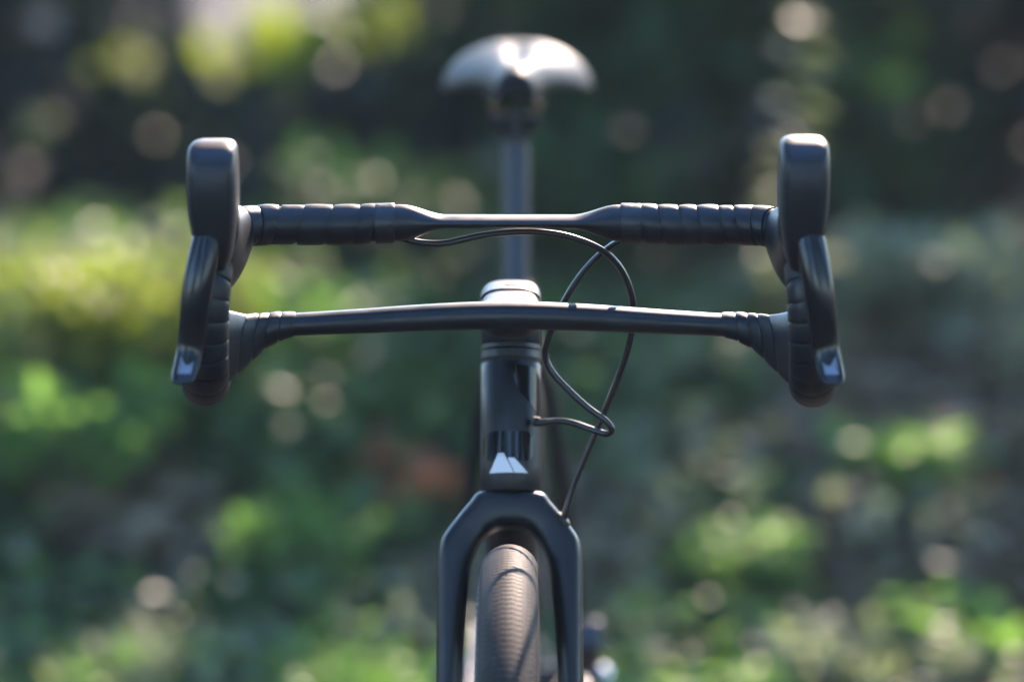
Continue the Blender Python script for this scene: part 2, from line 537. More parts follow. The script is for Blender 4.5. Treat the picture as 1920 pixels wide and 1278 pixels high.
EV(1.75, 5.6, 1.3, 0.6, 1500, G['dark'], 'tall dark evergreen shrub beyond the far right of the bank')
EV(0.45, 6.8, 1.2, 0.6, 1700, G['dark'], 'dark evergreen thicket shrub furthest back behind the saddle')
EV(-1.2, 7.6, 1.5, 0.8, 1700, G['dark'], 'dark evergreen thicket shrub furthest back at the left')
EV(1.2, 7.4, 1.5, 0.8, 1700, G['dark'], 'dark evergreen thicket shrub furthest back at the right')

def tree(x, y, h, r, crown_z, crown_r, n, label, group='trees behind the bank', low=0.45):
    z = ground_h(x, y)
    root = tag(empty('tree', (x, y, z)), label, 'tree', group)
    t = MB()
    bx, by = rng.normal(0, 0.15, 2)
    path = catmull([(0, 0, -0.1), (bx * 0.3, by * 0.3, h * 0.3), (bx, by, h * 0.65), (bx * 1.3, by * 1.3, h)], 6)
    m = len(path)
    t.add(*tube(path, [r * (1.25 if j == 0 else 1) * (1 - 0.75 * j / (m - 1)) for j in range(m)], 12))
    ends = [path[-1]]
    for i in range(8):
        k = path[int(m * rng.uniform(low, 0.9))]
        a = rng.uniform(0, 2 * math.pi)
        e = k + np.array((math.cos(a) * crown_r * 0.8, math.sin(a) * crown_r * 0.8, rng.uniform(0.3, 1.2)))
        mid = (k + e) / 2 + np.array((0, 0, 0.15))
        lp = catmull([k, mid, e], 4)
        t.add(*tube(lp, [r * 0.32 * (1 - 0.8 * j / (len(lp) - 1)) for j in range(len(lp))], 6))
        ends += [e, mid]
    t.build('trunk', M['bark'], root, sharp=None)
    cl = [np.array(e) + rng.normal(0, 0.35, 3) for e in ends for _ in range(2)]
    cl = [q for q in cl if q[2] > crown_z]
    c, d, s = [], [], []
    for i in range(n):
        q = cl[i % len(cl)]
        g = rng.normal(0, 1, 3)
        g /= np.linalg.norm(g)
        p = q + g * rng.uniform(0.25, 0.85)
        wp = (p[0] + x, p[1] + y, p[2] + z)
        if in_sun_gap(wp):
            continue
        c.append(p)
        d.append(g + np.array((0, 0, -0.3)) + rng.normal(0, 0.5, 3))
        s.append(rng.uniform(0.12, 0.22))
    v, f = leaves(c, d, s, 0.95)
    obj('crown', v, f, G['canopy'], root, sharp=None)

tree(-0.74, 5.2, 7.0, 0.04, 2.4, 2.0, 2600, 'slim tree rising behind the left brake lever')
tree(-2.3, 4.6, 7.5, 0.12, 2.4, 2.2, 2600, 'broad tree beyond the far left of the bank')
tree(0.18, 7.6, 8.0, 0.10, 2.6, 2.3, 2600, 'tree far back behind the saddle')
tree(1.15, 6.2, 7.5, 0.09, 2.6, 2.0, 2400, 'tree behind the right brake lever')
tree(2.6, 4.8, 7.5, 0.13, 2.6, 2.2, 2600, 'broad tree beyond the far right of the bank')
tree(-1.8, 9.5, 9.0, 0.14, 2.5, 2.6, 2600, 'tall tree furthest back on the left')
tree(2.0, 10.0, 9.0, 0.14, 2.5, 2.6, 2600, 'tall tree furthest back on the right')

# unseen trees added in front and beside to darken low sky the bicycle mirrors
for k, (x, y, h) in enumerate(((-5.4, -6.6, 9.0), (-2.6, -7.6, 9.5), (0.2, -7.0, 9.0), (2.9, -7.8, 9.5), (5.6, -6.4, 9.0), (-6.6, -2.6, 9.0), (6.8, -2.4, 9.0), (-5.8, 1.0, 8.0), (6.2, 1.2, 8.0), (-4.0, 3.0, 8.0), (4.6, 3.2, 8.0))):
    tree(x, y, h, 0.11, 0.3, 2.3, 5200, ('unseen leafy tree added to darken low sky, %s' % ('far left of its row', 'second from the left', 'in the middle of its row', 'second from the right', 'far right of its row', 'beside the path on the left', 'beside the path on the right', 'level with the bicycle on the left', 'level with the bicycle on the right', 'at the left end of the bank', 'at the right end of the bank')[k]), 'unseen trees added to darken low sky', 0.12)

def sapling():
    x, y = 0.37, 2.7
    z = ground_h(x, y)
    root = tag(empty('sapling', (x, y, z)), 'thin sapling with pale sunlit leaves left of the right brake lever', 'sapling')
    path = catmull([(0, 0, -0.03), (-0.01, 0.01, 0.12), (0.015, 0.02, 0.26), (0.03, 0.02, 0.45)], 5)
    obj('stem', *tube(path, [0.006 - 0.0035 * j / (len(path) - 1) for j in range(len(path))], 6), M['bark'], root, sharp=None)
    c, d, s = [], [], []
    for q in path[4:]:
        for k in range(3):
            a = rng.uniform(0, 2 * math.pi)
            c.append(q + np.array((0.01 * math.cos(a), 0.01 * math.sin(a), 0)))
            d.append((math.cos(a), math.sin(a), rng.uniform(-0.3, 0.5)))
            s.append(rng.uniform(0.03, 0.05))
    v, f = leaves(c, d, s, 0.9)
    obj('foliage', v, f, G['pale'], root, sharp=None)

sapling()

# ================================================================== BICYCLE
bike = tag(empty('bicycle', (0, -0.16, 0)), 'matte black gravel bicycle seen head-on with double-deck drop handlebar', 'bicycle')
BASE = Vector(bike.location)
_obj = obj
def part(name, verts, faces, material, parent=None, smooth=True, sharp=40):
    """A part of the bicycle, modelled in world coordinates and stored relative to its base."""
    o = _obj(name, [tuple(Vector(v) - BASE) for v in verts], faces, material, parent if parent is not None else bike, smooth, sharp)
    return o
def mpart(mb, name, material, parent=None, smooth=True, sharp=40):
    return part(name, mb.v, mb.f, material, parent, smooth, sharp)

AX = Vector((0, math.cos(R(72)), math.sin(R(72))))          # steering axis, upwards
FW = Vector((0, -math.sin(R(72)), math.cos(R(72))))         # square to it, forwards
K = Vector((0, 0, 0.715))                                   # lower end of the head tube
HT = 0.098
def sp(s, w=0.0, x=0.0):
    return K + AX * s + FW * w + Vector((x, 0, 0))

# --- head tube
RH = 0.0232
prof = [(RH - 0.004, 0.0), (RH - 0.0008, 0.0), (RH, 0.0012), (RH, 0.02), (RH, 0.05), (RH, HT - 0.0012), (RH - 0.0009, HT), (RH - 0.005, HT)]
head = part('head_tube', *lathe(prof, K, AX, 72), M['carbon'])

def on_tube(x, s, off):
    """point on the head tube's front at sideways x, height s"""
    r = RH + off
    a = math.asin(max(-1, min(1, x / r)))
    return sp(s, r * math.cos(a), x)

def decal(name, poly, material, off=0.0003, nx=1, parent=head):
    """A print that follows the tube: polygon in (x, s) cut into thin vertical slices."""
    xs0, xs1 = min(p[0] for p in poly), max(p[0] for p in poly)
    xs = sorted(set([xs0 + (xs1 - xs0) * i / 24 for i in range(25)] + [p[0] for p in poly]))
    v, f = [], []
    for x in xs:
        hits = []
        xe = min(max(x + 3e-7, xs0 + 5e-7), xs1 - 5e-7)
        for i in range(len(poly)):
            a, b = poly[i], poly[(i + 1) % len(poly)]
            if (a[0] - xe) * (b[0] - xe) < 0:
                hits.append(a[1] + (b[1] - a[1]) * (xe - a[0]) / (b[0] - a[0]))
        if not hits:
            hits = [poly[0][1], poly[0][1]]
        lo, hi = min(hits), max(hits)
        v += [on_tube(x, lo, off), on_tube(x, hi, off)]
    for i in range(len(xs) - 1):
        f.append((2 * i, 2 * i + 2, 2 * i + 3, 2 * i + 1))
    return part(name, v, f, material, parent, sharp=None)

def cap_shape(x0, x1, s0, s1, r, n=6):
    out = []
    for cx, cs, a0 in ((x1 - r, s0 + r, -90), (x1 - r, s1 - r, 0), (x0 + r, s1 - r, 90), (x0 + r, s0 + r, 180)):
        for i in range(n + 1):
            a = R(a0 + 90 * i / n)
            out.append((cx + r * math.cos(a), cs + r * math.sin(a)))
    return out
decal('gloss_panel', cap_shape(-0.0207, 0.0175, 0.021, 0.0437, 0.0065), M['gloss'], 0.00025)
decal('gloss_panel', [(0.0010, 0.0935), (0.0026, 0.0835), (0.0060, 0.0755), (0.0120, 0.0690), (0.0175, 0.0625), (0.0222, 0.053), (0.0228, 0.058), (0.0228, 0.085), (0.0195, 0.0925), (0.0135, 0.0945), (0.006, 0.0952)], M['gloss'], 0.00025)
decal('emblem', [(-0.0159, 0.0118), (0.0027, 0.0118), (-0.0003, 0.0178), (-0.0042, 0.0252), (-0.0042, 0.0252), (-0.0101, 0.0252)], M['white_print'], 0.0005)
decal('emblem', [(-0.0101, 0.0254), (-0.0042, 0.0254), (-0.0050, 0.0268), (-0.0094, 0.0268)], M['white_print'], 0.0005)
decal('emblem', [(0.0034, 0.0118), (0.0136, 0.0118), (0.0030, 0.0232), (-0.0008, 0.0232), (-0.0020, 0.0228)], M['white_print'], 0.0005)

# hose port on the side of the head tube
pc = Vector((RH - 0.0015, -0.004, 0.7700))
part('hose_port', *lathe([(0.0, 0.0012), (0.0027, 0.0012), (0.0032, 0.0006), (0.0036, -0.0008), (0.0038, -0.004)], pc, (1, -0.18, 0), 20), M['seal'], head)

# --- headset rings and stem shell
def ring(name, s0, s1, r, m, ch=0.0006):
    return part(name, *lathe([(r - 0.006, s0), (r - ch, s0), (r, s0 + ch), (r, s1 - ch), (r - ch, s1), (r - 0.006, s1)], K, AX, 72), m)
part('headset_seal', *lathe([(0.0221, HT - 0.001), (0.0221, HT + 0.0035)], K, AX, 48), M['seal'])
ring('headset_cover', HT + 0.0028, HT + 0.0102, 0.0231, M['ring'], 0.0008)
ring('headset_spacer', HT + 0.0106, HT + 0.0146, 0.0231, M['ring'], 0.0004)
part('crown_race', *lathe([(0.0225, -0.0006), (0.0225, 0.0004)], K, AX, 48), M['seal'])

# --- stem
def stem_ring(y, hw, zt, zb, n=40, e=3.2):
    zc, hh = (zt + zb) / 2, (zt - zb) / 2
    out = []
    for j in range(n):
        a = 2 * math.pi * j / n
        c, s = se(math.cos(a), math.sin(a), e)
        out.append((c * hw, y, zc + s * hh))
    return out
st = [(0.0575, 0.012, 0.8640, 0.838), (0.0565, 0.0175, 0.8665, 0.834), (0.053, 0.0212, 0.8680, 0.832), (0.045, 0.0229, 0.8685, 0.832), (0.02, 0.0229, 0.8692, 0.832),
      (0.0, 0.0229, 0.8700, 0.834), (-0.025, 0.0229, 0.8711, 0.840), (-0.045, 0.0230, 0.8720, 0.847), (-0.062, 0.0245, 0.8728, 0.852), (-0.074, 0.029, 0.8731, 0.8545), (-0.082, 0.035, 0.8725, 0.856), (-0.09, 0.03, 0.869, 0.858)]
stem = MB()
stem.add(*rings([stem_ring(*q) for q in catmull(st, 3)]))
stem.add(*lathe([(0.018, HT + 0.0149), (0.0226, HT + 0.0149), (0.0231, HT + 0.0155), (0.0231, HT + 0.03), (0.0226, 0.145)], K, AX, 64))
stem = mpart(stem, 'stem', M['carbon'])

def cap_ring(y, k, lift, n=40):
    """the cap follows the rear of the stem's top"""
    out = []
    for j in range(n):
        a = 2 * math.pi * j / n
        c, s = se(math.cos(a), math.sin(a), 3.0)
        out.append((c * 0.0233 * k, y, 0.8575 + (s * (0.0142 + lift) if s > 0 else s * 0.004)))
    return out
capl = [(0.0035, 0.992, -0.0010), (0.0030, 1.0, -0.0002), (0.006, 1.0, 0.0), (0.02, 1.0, 0.0), (0.04, 0.99, -0.0002), (0.052, 0.95, -0.0012), (0.058, 0.86, -0.003), (0.061, 0.7, -0.0065)]
cap = part('stem_cap', *rings([cap_ring(*q) for q in capl]), M['carbon'], stem)
part('cap_slot', *lathe([(0.0, 0.0004), (0.0042, 0.0004), (0.0044, 0.0), (0.0044, -0.002)], (0, 0.022, 0.8718), (0, 0, 1), 20), M['seal'], stem)
for sx in (-1, 1):
    part('clamp_bolt', *lathe([(0.0, 0.0010), (0.0016, 0.0010), (0.0024, 0.0004), (0.0024, -0.002)], (sx * 0.0222, -0.004, 0.8612), (sx, -0.35, 0.1), 16), M['seal'], stem)

# --- lower bar of the double deck, flaring into the drops
LOW = [(0.0, -0.0850, 0.8644, 0.0103, 0.0145), (0.03, -0.0850, 0.8639, 0.0101, 0.0142), (0.07, -0.0852, 0.8622, 0.0096, 0.0135), (0.11, -0.0856, 0.8600, 0.0089, 0.0130), (0.158, -0.0865, 0.8576, 0.0083, 0.0125),
       (0.168, -0.089, 0.8566, 0.0095, 0.0128), (0.178, -0.0945, 0.8545, 0.0118, 0.0125), (0.188, -0.105, 0.8510, 0.0160, 0.0122), (0.197, -0.121, 0.8488, 0.0212, 0.0122), (0.205, -0.137, 0.8490, 0.0262, 0.0125), (0.213, -0.147, 0.850, 0.028, 0.013)]
LX = [q[0] for q in LOW]
LOWD = np.array(catmull(LOW, 8))
def low_sec(x):
    i = np.searchsorted(LOWD[:, 0], abs(x))
    i = min(max(i, 1), len(LOWD) - 1)
    a, b = LOWD[i - 1], LOWD[i]
    t = (abs(x) - a[0]) / max(1e-9, b[0] - a[0])
    return a + (b - a) * min(1, max(0, t))
def low_ring(x, add=0.0, n=36, shear=0.0):
    out = []
    for j in range(n):
        a = 2 * math.pi * j / n
        s0 = math.sin(a)
        xx = x + shear * s0
        _, y, z, hh, hd = low_sec(xx)
        c, s = se(math.cos(a), s0, 2.3)
        out.append((xx, y + c * (hd + add), z + s * (hh + add)))
    return out
low = part('lower_bar', *rings([low_ring(x) for x in np.linspace(-0.2, 0.2, 81)]), M['carbon'])
def low_wrap(x0, x1, side, m, sh=0.0016, r0=0.0010, r1=0.0013):
    rs = []
    for i, (t, k) in enumerate(((0, -0.0010), (0.0, r0 * 0.9), (0.08, r0), (0.35, r0 + 0.0004), (0.7, r1 + 0.0002), (0.94, r1), (1.0, r1 * 0.8), (1.0, -0.0010))):
        x = x0 + (x1 - x0) * t
        rs.append(low_ring(side * x, k, 36, side * -sh))
    return part('tape_wrap', *rings(rs, False), m, low)
for side in (-1, 1):
    seams = [0.1585, 0.1690, 0.1785, 0.1865, 0.1950, 0.2075] if side < 0 else [0.1575, 0.1675, 0.1765, 0.1845, 0.1930, 0.2075]
    for i in range(len(seams) - 1):
        low_wrap(seams[i], seams[i + 1] - 0.0008, side, M['tape'], 0.0010 + 0.0006 * i, 0.0009 + 0.0003 * (i % 2), 0.0011)

# --- upper bar and drops
def upper_path(side):
    pts = [(0.0, -0.09, 0.9345), (0.05, -0.09, 0.9345), (0.085, -0.09, 0.9335), (0.12, -0.09, 0.9323), (0.16, -0.09, 0.9322), (0.182, -0.0925, 0.9322), (0.198, -0.106, 0.9315), (0.2065, -0.128, 0.9295), (0.2105, -0.150, 0.920),
           (0.2130, -0.1655, 0.902), (0.2152, -0.1690, 0.880), (0.2172, -0.1640, 0.855), (0.2190, -0.1510, 0.8345), (0.2208, -0.130, 0.8220), (0.2228, -0.10, 0.8170), (0.2250, -0.060, 0.8140), (0.2265, -0.022, 0.8115)]
    return [np.array((side * a, b, c)) for a, b, c in catmull(pts, 10)]
UP = {s: upper_path(s) for s in (-1, 1)}
def arc(path):
    d = [0.0]
    for i in range(1, len(path)):
        d.append(d[-1] + float(np.linalg.norm(path[i] - path[i - 1])))
    return np.array(d)
ARC = {s: arc(UP[s]) for s in (-1, 1)}
FR = {s: frames(UP[s]) for s in (-1, 1)}
def at_arc(side, s):
    d = ARC[side]
    i = int(min(max(np.searchsorted(d, s), 1), len(d) - 1))
    t = (s - d[i - 1]) / (d[i] - d[i - 1])
    P, T, U, V = FR[side]
    g = lambda A: A[i - 1] + (A[i] - A[i - 1]) * t
    return g(P), g(T), g(U), g(V)
def core_r(s):
    """half height, half depth of the bare bar: a thin wing in the middle, round under the tape"""
    t = min(1, max(0, (s - 0.046) / 0.034))
    t = t * t * (3 - 2 * t)
    return 0.0049 + (0.0134 - 0.0049) * t, 0.0155 + (0.0134 - 0.0155) * t
def bar_ring(side, s, add=0.0, n=32, shear=0.0, rad=None):
    out = []
    for j in range(n):
        a = 2 * math.pi * j / n
        P, T, U, V = at_arc(side, s + shear * math.cos(a))
        rh, rd = (rad, rad) if rad else core_r(s)
        out.append(P + U * (rh + add) * math.cos(a) + V * (rd + add) * math.sin(a) * 1.0)
    return out
bar = MB()
LEN = ARC[1][-1]
ss = np.concatenate([np.linspace(0.0, 0.12, 41), np.linspace(0.13, LEN, 60)])
left_r = [bar_ring(-1, s) for s in ss]
right_r = [bar_ring(1, s) for s in ss]
# mirror order of the left rings so that both halves share one winding
left_r = [[r[(-j) % len(r)] for j in range(len(r))] for r in left_r]
def same_phase(a, b):
    """pick the orientation of ring b that lies closest to ring a"""
    best = min(((sum(float(np.sum((a[j] - q[(j + k) % len(q)]) ** 2)) for j in range(0, len(a), 4)), k, fl) for fl, q in ((0, b), (1, b[::-1])) for k in range(len(b))), key=lambda t: t[0])
    q = b if best[2] == 0 else b[::-1]
    return [q[(j + best[1]) % len(q)] for j in range(len(q))]
lr = [same_phase(right_r[0], r) if i == 0 else r for i, r in enumerate(left_r)]
for i in range(1, len(lr)):
    lr[i] = same_phase(lr[i - 1], left_r[i])
bar = part('upper_bar', *rings(list(reversed(lr))[:-1] + right_r), M['carbon'])

def wrap(side, s0, s1, m, shear=0.002, r=0.0141, bulge=0.0007, name='tape_wrap', step=0.0006):
    rs = []
    L = s1 - s0
    for t, k in ((0, -0.0018), (0.0, 0.0), (0.06, 0.0003), (0.25, bulge * 0.8), (0.5, bulge), (0.75, bulge * 0.9), (0.95, step * 0.9), (1.0, step * 0.6), (1.0, -0.0018)):
        rs.append(bar_ring(side, s0 + L * t, k, 32, shear * -1, rad=r))
    return part(name, *rings(rs, False), m, bar)
SEAM = {-1: [0.0840, 0.0988, 0.1125, 0.1324, 0.1535, 0.1718, 0.1878, 0.2040], 1: [0.0816, 0.0969, 0.1117, 0.1269, 0.1402, 0.1562, 0.1672, 0.1816, 0.1980]}
for side in (-1, 1):
    sm = SEAM[side]
    for i in range(len(sm) - 1):
        m = M['tape_finish'] if i == 0 else M['tape']
        wrap(side, sm[i], sm[i + 1] - 0.0009, m, 0.0004 if i == 0 else 0.0034 + random.uniform(-0.0008, 0.0010), 0.0144 if i == 0 else 0.0141 + random.uniform(-0.0002, 0.0003), 0.0004 if i == 0 else random.uniform(0.0005, 0.0010))
    # below the hood down to the end of the drop
    s = float(ARC[side][np.argmin([abs(p[2] - 0.912) + (10 if p[1] > -0.14 else 0) for p in UP[side]])])
    s00 = s
    while s < LEN - 0.004:
        L = random.uniform(0.0125, 0.0155)
        wrap(side, s, min(LEN, s + L - 0.0010), M['tape'], 0.002, 0.0146 + 0.0022 * min(1.0, max(0.0, (s - s00) / 0.08)), 0.0006, step=0.0008)
        s += L
    e, t, u, v_ = at_arc(side, LEN)
    part('bar_end_plug', *lathe([(0.0, 0.004), (0.011, 0.0035), (0.0158, 0.001), (0.0158, -0.003)], e, t, 24), M['seal'], bar)

# --- brake and shift levers
def lever(side, dz):
    def rr(z, yc, hw, hd, xc, e=3.0, n=32, tilt=0.0):
        out = []
        for j in range(n):
            a = 2 * math.pi * j / n
            c, s = se(math.cos(a), math.sin(a), e)
            out.append((side * (xc + c * hw), yc + s * hd, z + tilt * s * hd))
        return out
    X0 = 0.2082
    mb = MB()
    # upright horn
    prof = [(0.912, -0.166, 0.0085, 0.018), (0.924, -0.170, 0.0128, 0.0245), (0.938, -0.1745, 0.0154, 0.0272), (0.955, -0.1785, 0.0172, 0.0277), (0.972, -0.182, 0.0178, 0.0270), (0.986, -0.1835, 0.0176, 0.0255), (0.9945, -0.1825, 0.0173, 0.0225),
            (1.0000, -0.1800, 0.0164, 0.0180), (1.0030, -0.1775, 0.0135, 0.0130), (1.0042, -0.176, 0.0095, 0.0080)]
    mb.add(*rings([rr(z + dz * (z - 0.905) / 0.1, y, w, d, X0 + 0.0005, 4.4) for z, y, w, d in catmull(prof, 3)]))
    # grip between the horn and the bar
    body = [(-0.110, 0.2020, 0.9310, 0.0150, 0.0185), (-0.114, 0.2030, 0.9270, 0.0172, 0.0230), (-0.126, 0.2055, 0.9220, 0.0180, 0.0290), (-0.142, 0.2078, 0.9220, 0.0176, 0.0330), (-0.158, 0.2085, 0.9320, 0.0170, 0.0360), (-0.176, 0.2085, 0.9450, 0.0168, 0.0340)]
    rs = []
    for y, x, z, hw, hh in catmull(body, 4):
        q = []
        for j in range(32):
            a = 2 * math.pi * j / 32
            c, s = se(math.cos(a), math.sin(a), 2.4)
            q.append((side * (x + c * hw * (1 if s > -0.2 else 1 + 0.35 * (s + 0.2))), y - 0.25 * s * hh * (1 if s < 0 else 0), z + s * hh))
        rs.append(q)
    mb.add(*rings(rs))
    hood = mpart(mb, 'lever_hood', M['hood'], sharp=50)
    # raised front plate of the horn
    pl = []
    for (z, y, w) in ((0.9855, -0.2090, 0.0112), (0.9835, -0.2098, 0.0120), (0.970, -0.2095, 0.0118), (0.955, -0.2068, 0.0108), (0.9505, -0.2055, 0.0100)):
        zz = z + dz * 0.7
        pl.append([(side * (X0 + 0.0005 - w), y + 0.004, zz), (side * (X0 + 0.0005 - w * 0.93), y + 0.0006, zz), (side * (X0 + 0.0005), y - 0.0002, zz), (side * (X0 + 0.0005 + w * 0.93), y + 0.0006, zz), (side * (X0 + 0.0005 + w), y + 0.004, zz)])
    v = [p for r_ in pl for p in r_]
    f = [(i * 5 + j, i * 5 + j + 1, (i + 1) * 5 + j + 1, (i + 1) * 5 + j) for i in range(4) for j in range(4)]
    part('front_plate', v, f, M['hood'], hood, sharp=30)
    # blade
    bl = [(0.958, -0.1930, 0.2100, 0.0080, 0.0040), (0.942, -0.1962, 0.2122, 0.0098, 0.0050), (0.925, -0.2010, 0.2150, 0.0110, 0.0060), (0.905, -0.2050, 0.2185, 0.0110, 0.0060), (0.885, -0.2055, 0.2212, 0.0104, 0.0056),
          (0.868, -0.2035, 0.2235, 0.0100, 0.0052), (0.858, -0.2040, 0.2250, 0.0098, 0.0048), (0.849, -0.2085, 0.2265, 0.0096, 0.0044), (0.8415, -0.2150, 0.2280, 0.0092, 0.0040), (0.8375, -0.2185, 0.2288, 0.0082, 0.0034), (0.8358, -0.2185, 0.2290, 0.0060, 0.0024)]
    rs = []
    for z, y, x, hw, hd in catmull(bl, 4):
        q = []
        for j in range(28):
            a = 2 * math.pi * j / 28
            c, s = se(math.cos(a), math.sin(a), 2.3)
            q.append((side * (x + c * hw), y + s * hd + 0.0025 * c * c, z))
        rs.append(q)
    blade = part('lever_blade', *rings(rs), M['lever'], hood, sharp=60)
    # bright patch shaped like the sky glint at the foot of the blade
    v, f = [], []
    cb = np.array(catmull(bl, 12))
    cols = ((-0.58, 0.8545), (-0.40, 0.8530), (-0.22, 0.8502), (-0.02, 0.8486), (0.18, 0.8488), (0.36, 0.8500), (0.48, 0.8512))
    for w_, zt in cols:
        for k5 in range(5):
            z = zt + (0.8432 - zt) * k5 / 4
            k = int(np.argmin(abs(cb[:, 0] - z)))
            _, y, x, hw, hd = cb[k]
            v.append((side * (x - w_ * hw), y - hd * (1 - abs(w_) ** 2.3) ** (1 / 2.3) + 0.0025 * w_ * w_ - 0.0004, z))
    f = [(i * 5 + j, i * 5 + j + 1, (i + 1) * 5 + j + 1, (i + 1) * 5 + j) for i in range(len(cols) - 1) for j in range(4)]
    part('blade_glint', v, f, M['tip_glint'], hood, sharp=None)
    # pivot block under the horn
    pb = part('pivot_cover', *box((side * 0.2105, -0.194, 0.9445), (0.0100, 0.006, 0.008)), M['hood'], hood)
    bevelled(pb, 0.003, 3)
lever(-1, 0.0)
lever(1, 0.003)

# --- hoses
HA = [(-0.092, -0.09, 0.928), (-0.086, -0.09, 0.9245), (-0.0744, -0.088, 0.9206), (-0.0608, -0.086, 0.918), (-0.0451, -0.084, 0.9181), (-0.0216, -0.082, 0.923), (0.0019, -0.08, 0.9255), (0.0254, -0.078, 0.9249), (0.047, -0.074, 0.9204), (0.0688, -0.067, 0.91), (0.0828, -0.058, 0.8947), (0.091, -0.05, 0.8735), (0.092, -0.045, 0.8546), (0.0887, -0.04, 0.8336), (0.0817, -0.035, 0.8105), (0.0698, -0.029, 0.7788), (0.0579, -0.026, 0.7495), (0.0479, -0.024, 0.7244), (0.0419, -0.024, 0.703), (0.0395, -0.022, 0.693)]
HB = [(0.0985, -0.09, 0.928), (0.0938, -0.088, 0.9245), (0.0824, -0.072, 0.9186), (0.0689, -0.058, 0.9075), (0.0552, -0.052, 0.8926), (0.0434, -0.048, 0.8744), (0.0343, -0.043, 0.8543), (0.0275, -0.038, 0.8352), (0.0266, -0.036, 0.8256), (0.0316, -0.036, 0.8138), (0.0436, -0.038, 0.8008), (0.0576, -0.041, 0.7883), (0.0716, -0.044, 0.7783), (0.0766, -0.043, 0.7712), (0.073, -0.037, 0.7668), (0.0618, -0.031, 0.7689), (0.0478, -0.022, 0.7721), (0.0357, -0.014, 0.7723), (0.0215, -0.006, 0.7691)]
hoseA = part('brake_hose', *tube(catmull(HA, 8), 0.0025, 14), M['hose'])
hoseA['label'] = 'hose crossing under the upper bar and dropping to the fork'
hoseB = part('brake_hose', *tube(catmull(HB, 8), 0.0025, 14), M['hose'])
hoseB['label'] = 'hose looping beside the head tube into its side port'

# --- fork
FST = [((0.059, 0.40), (0.045, 0.40), 0.009), ((0.0575, 0.30), (0.0415, 0.30), 0.0125), ((0.0565, 0.20), (0.0385, 0.20), 0.016), ((0.0558, 0.148), (0.0367, 0.148), 0.018), ((0.0554, 0.10), (0.0338, 0.10), 0.020), ((0.0552, 0.075), (0.0317, 0.074), 0.021), ((0.0550, 0.056), (0.0299, 0.0585), 0.0215),
       ((0.0540, 0.0435), (0.0268, 0.0480), 0.022), ((0.0508, 0.0340), (0.0225, 0.0400), 0.0222), ((0.0403, 0.0197), (0.0165, 0.0338), 0.0226), ((0.0312, 0.0088), (0.0105, 0.0302), 0.0230), ((0.0248, 0.0016), (0.0055, 0.0289), 0.0233), ((0.012, 0.0002), (0.002, 0.0286), 0.0235)]
full = [(-a[0], a[1], -b[0], b[1], d) for a, b, d in FST] + [(0, 0.0002, 0, 0.0285, 0.0235)] + [(a[0], a[1], b[0], b[1], d) for a, b, d in reversed(FST)]
rs = []
for ox, ov, ix, iv, d in catmull(full, 5):
    cx, cv, hx, hv = (ox + ix) / 2, (ov + iv) / 2, (ox - ix) / 2, (ov - iv) / 2
    t = min(1, max(0, (cv - 0.04) / 0.1))
    e = 3.6 - 1.3 * t
    q = []
    for j in range(36):
        a = 2 * math.pi * j / 36
        c, s = se(math.cos(a), math.sin(a), e)
        vv = cv + c * hv
        q.append(sp(-vv, 0.048 * max(0, vv - 0.03) / 0.368 + s * d, cx + c * hx))
    rs.append(q)
fk = MB()
fk.add(*rings(rs))
fork = mpart(fk, 'fork', M['carbon'], sharp=None)
pq = Vector((0.0408, -0.0235, 0.699))
part('hose_grommet', *lathe([(0.0, 0.0012), (0.0036, 0.0014), (0.0060, 0.0008), (0.0070, -0.0004), (0.0072, -0.003)], pq, (0.72, -0.12, 0.68), 20), M['seal'], fork)
AXLE_F = sp(-0.398, 0.048)
for sx in (-1, 1):
    part('dropout', *lathe([(0.0, 0.012), (0.006, 0.012), (0.0075, 0.010), (0.0075, -0.006)], AXLE_F + Vector((sx * 0.052, 0, 0)), (sx, 0, 0), 20), M['dark_metal'], fork)

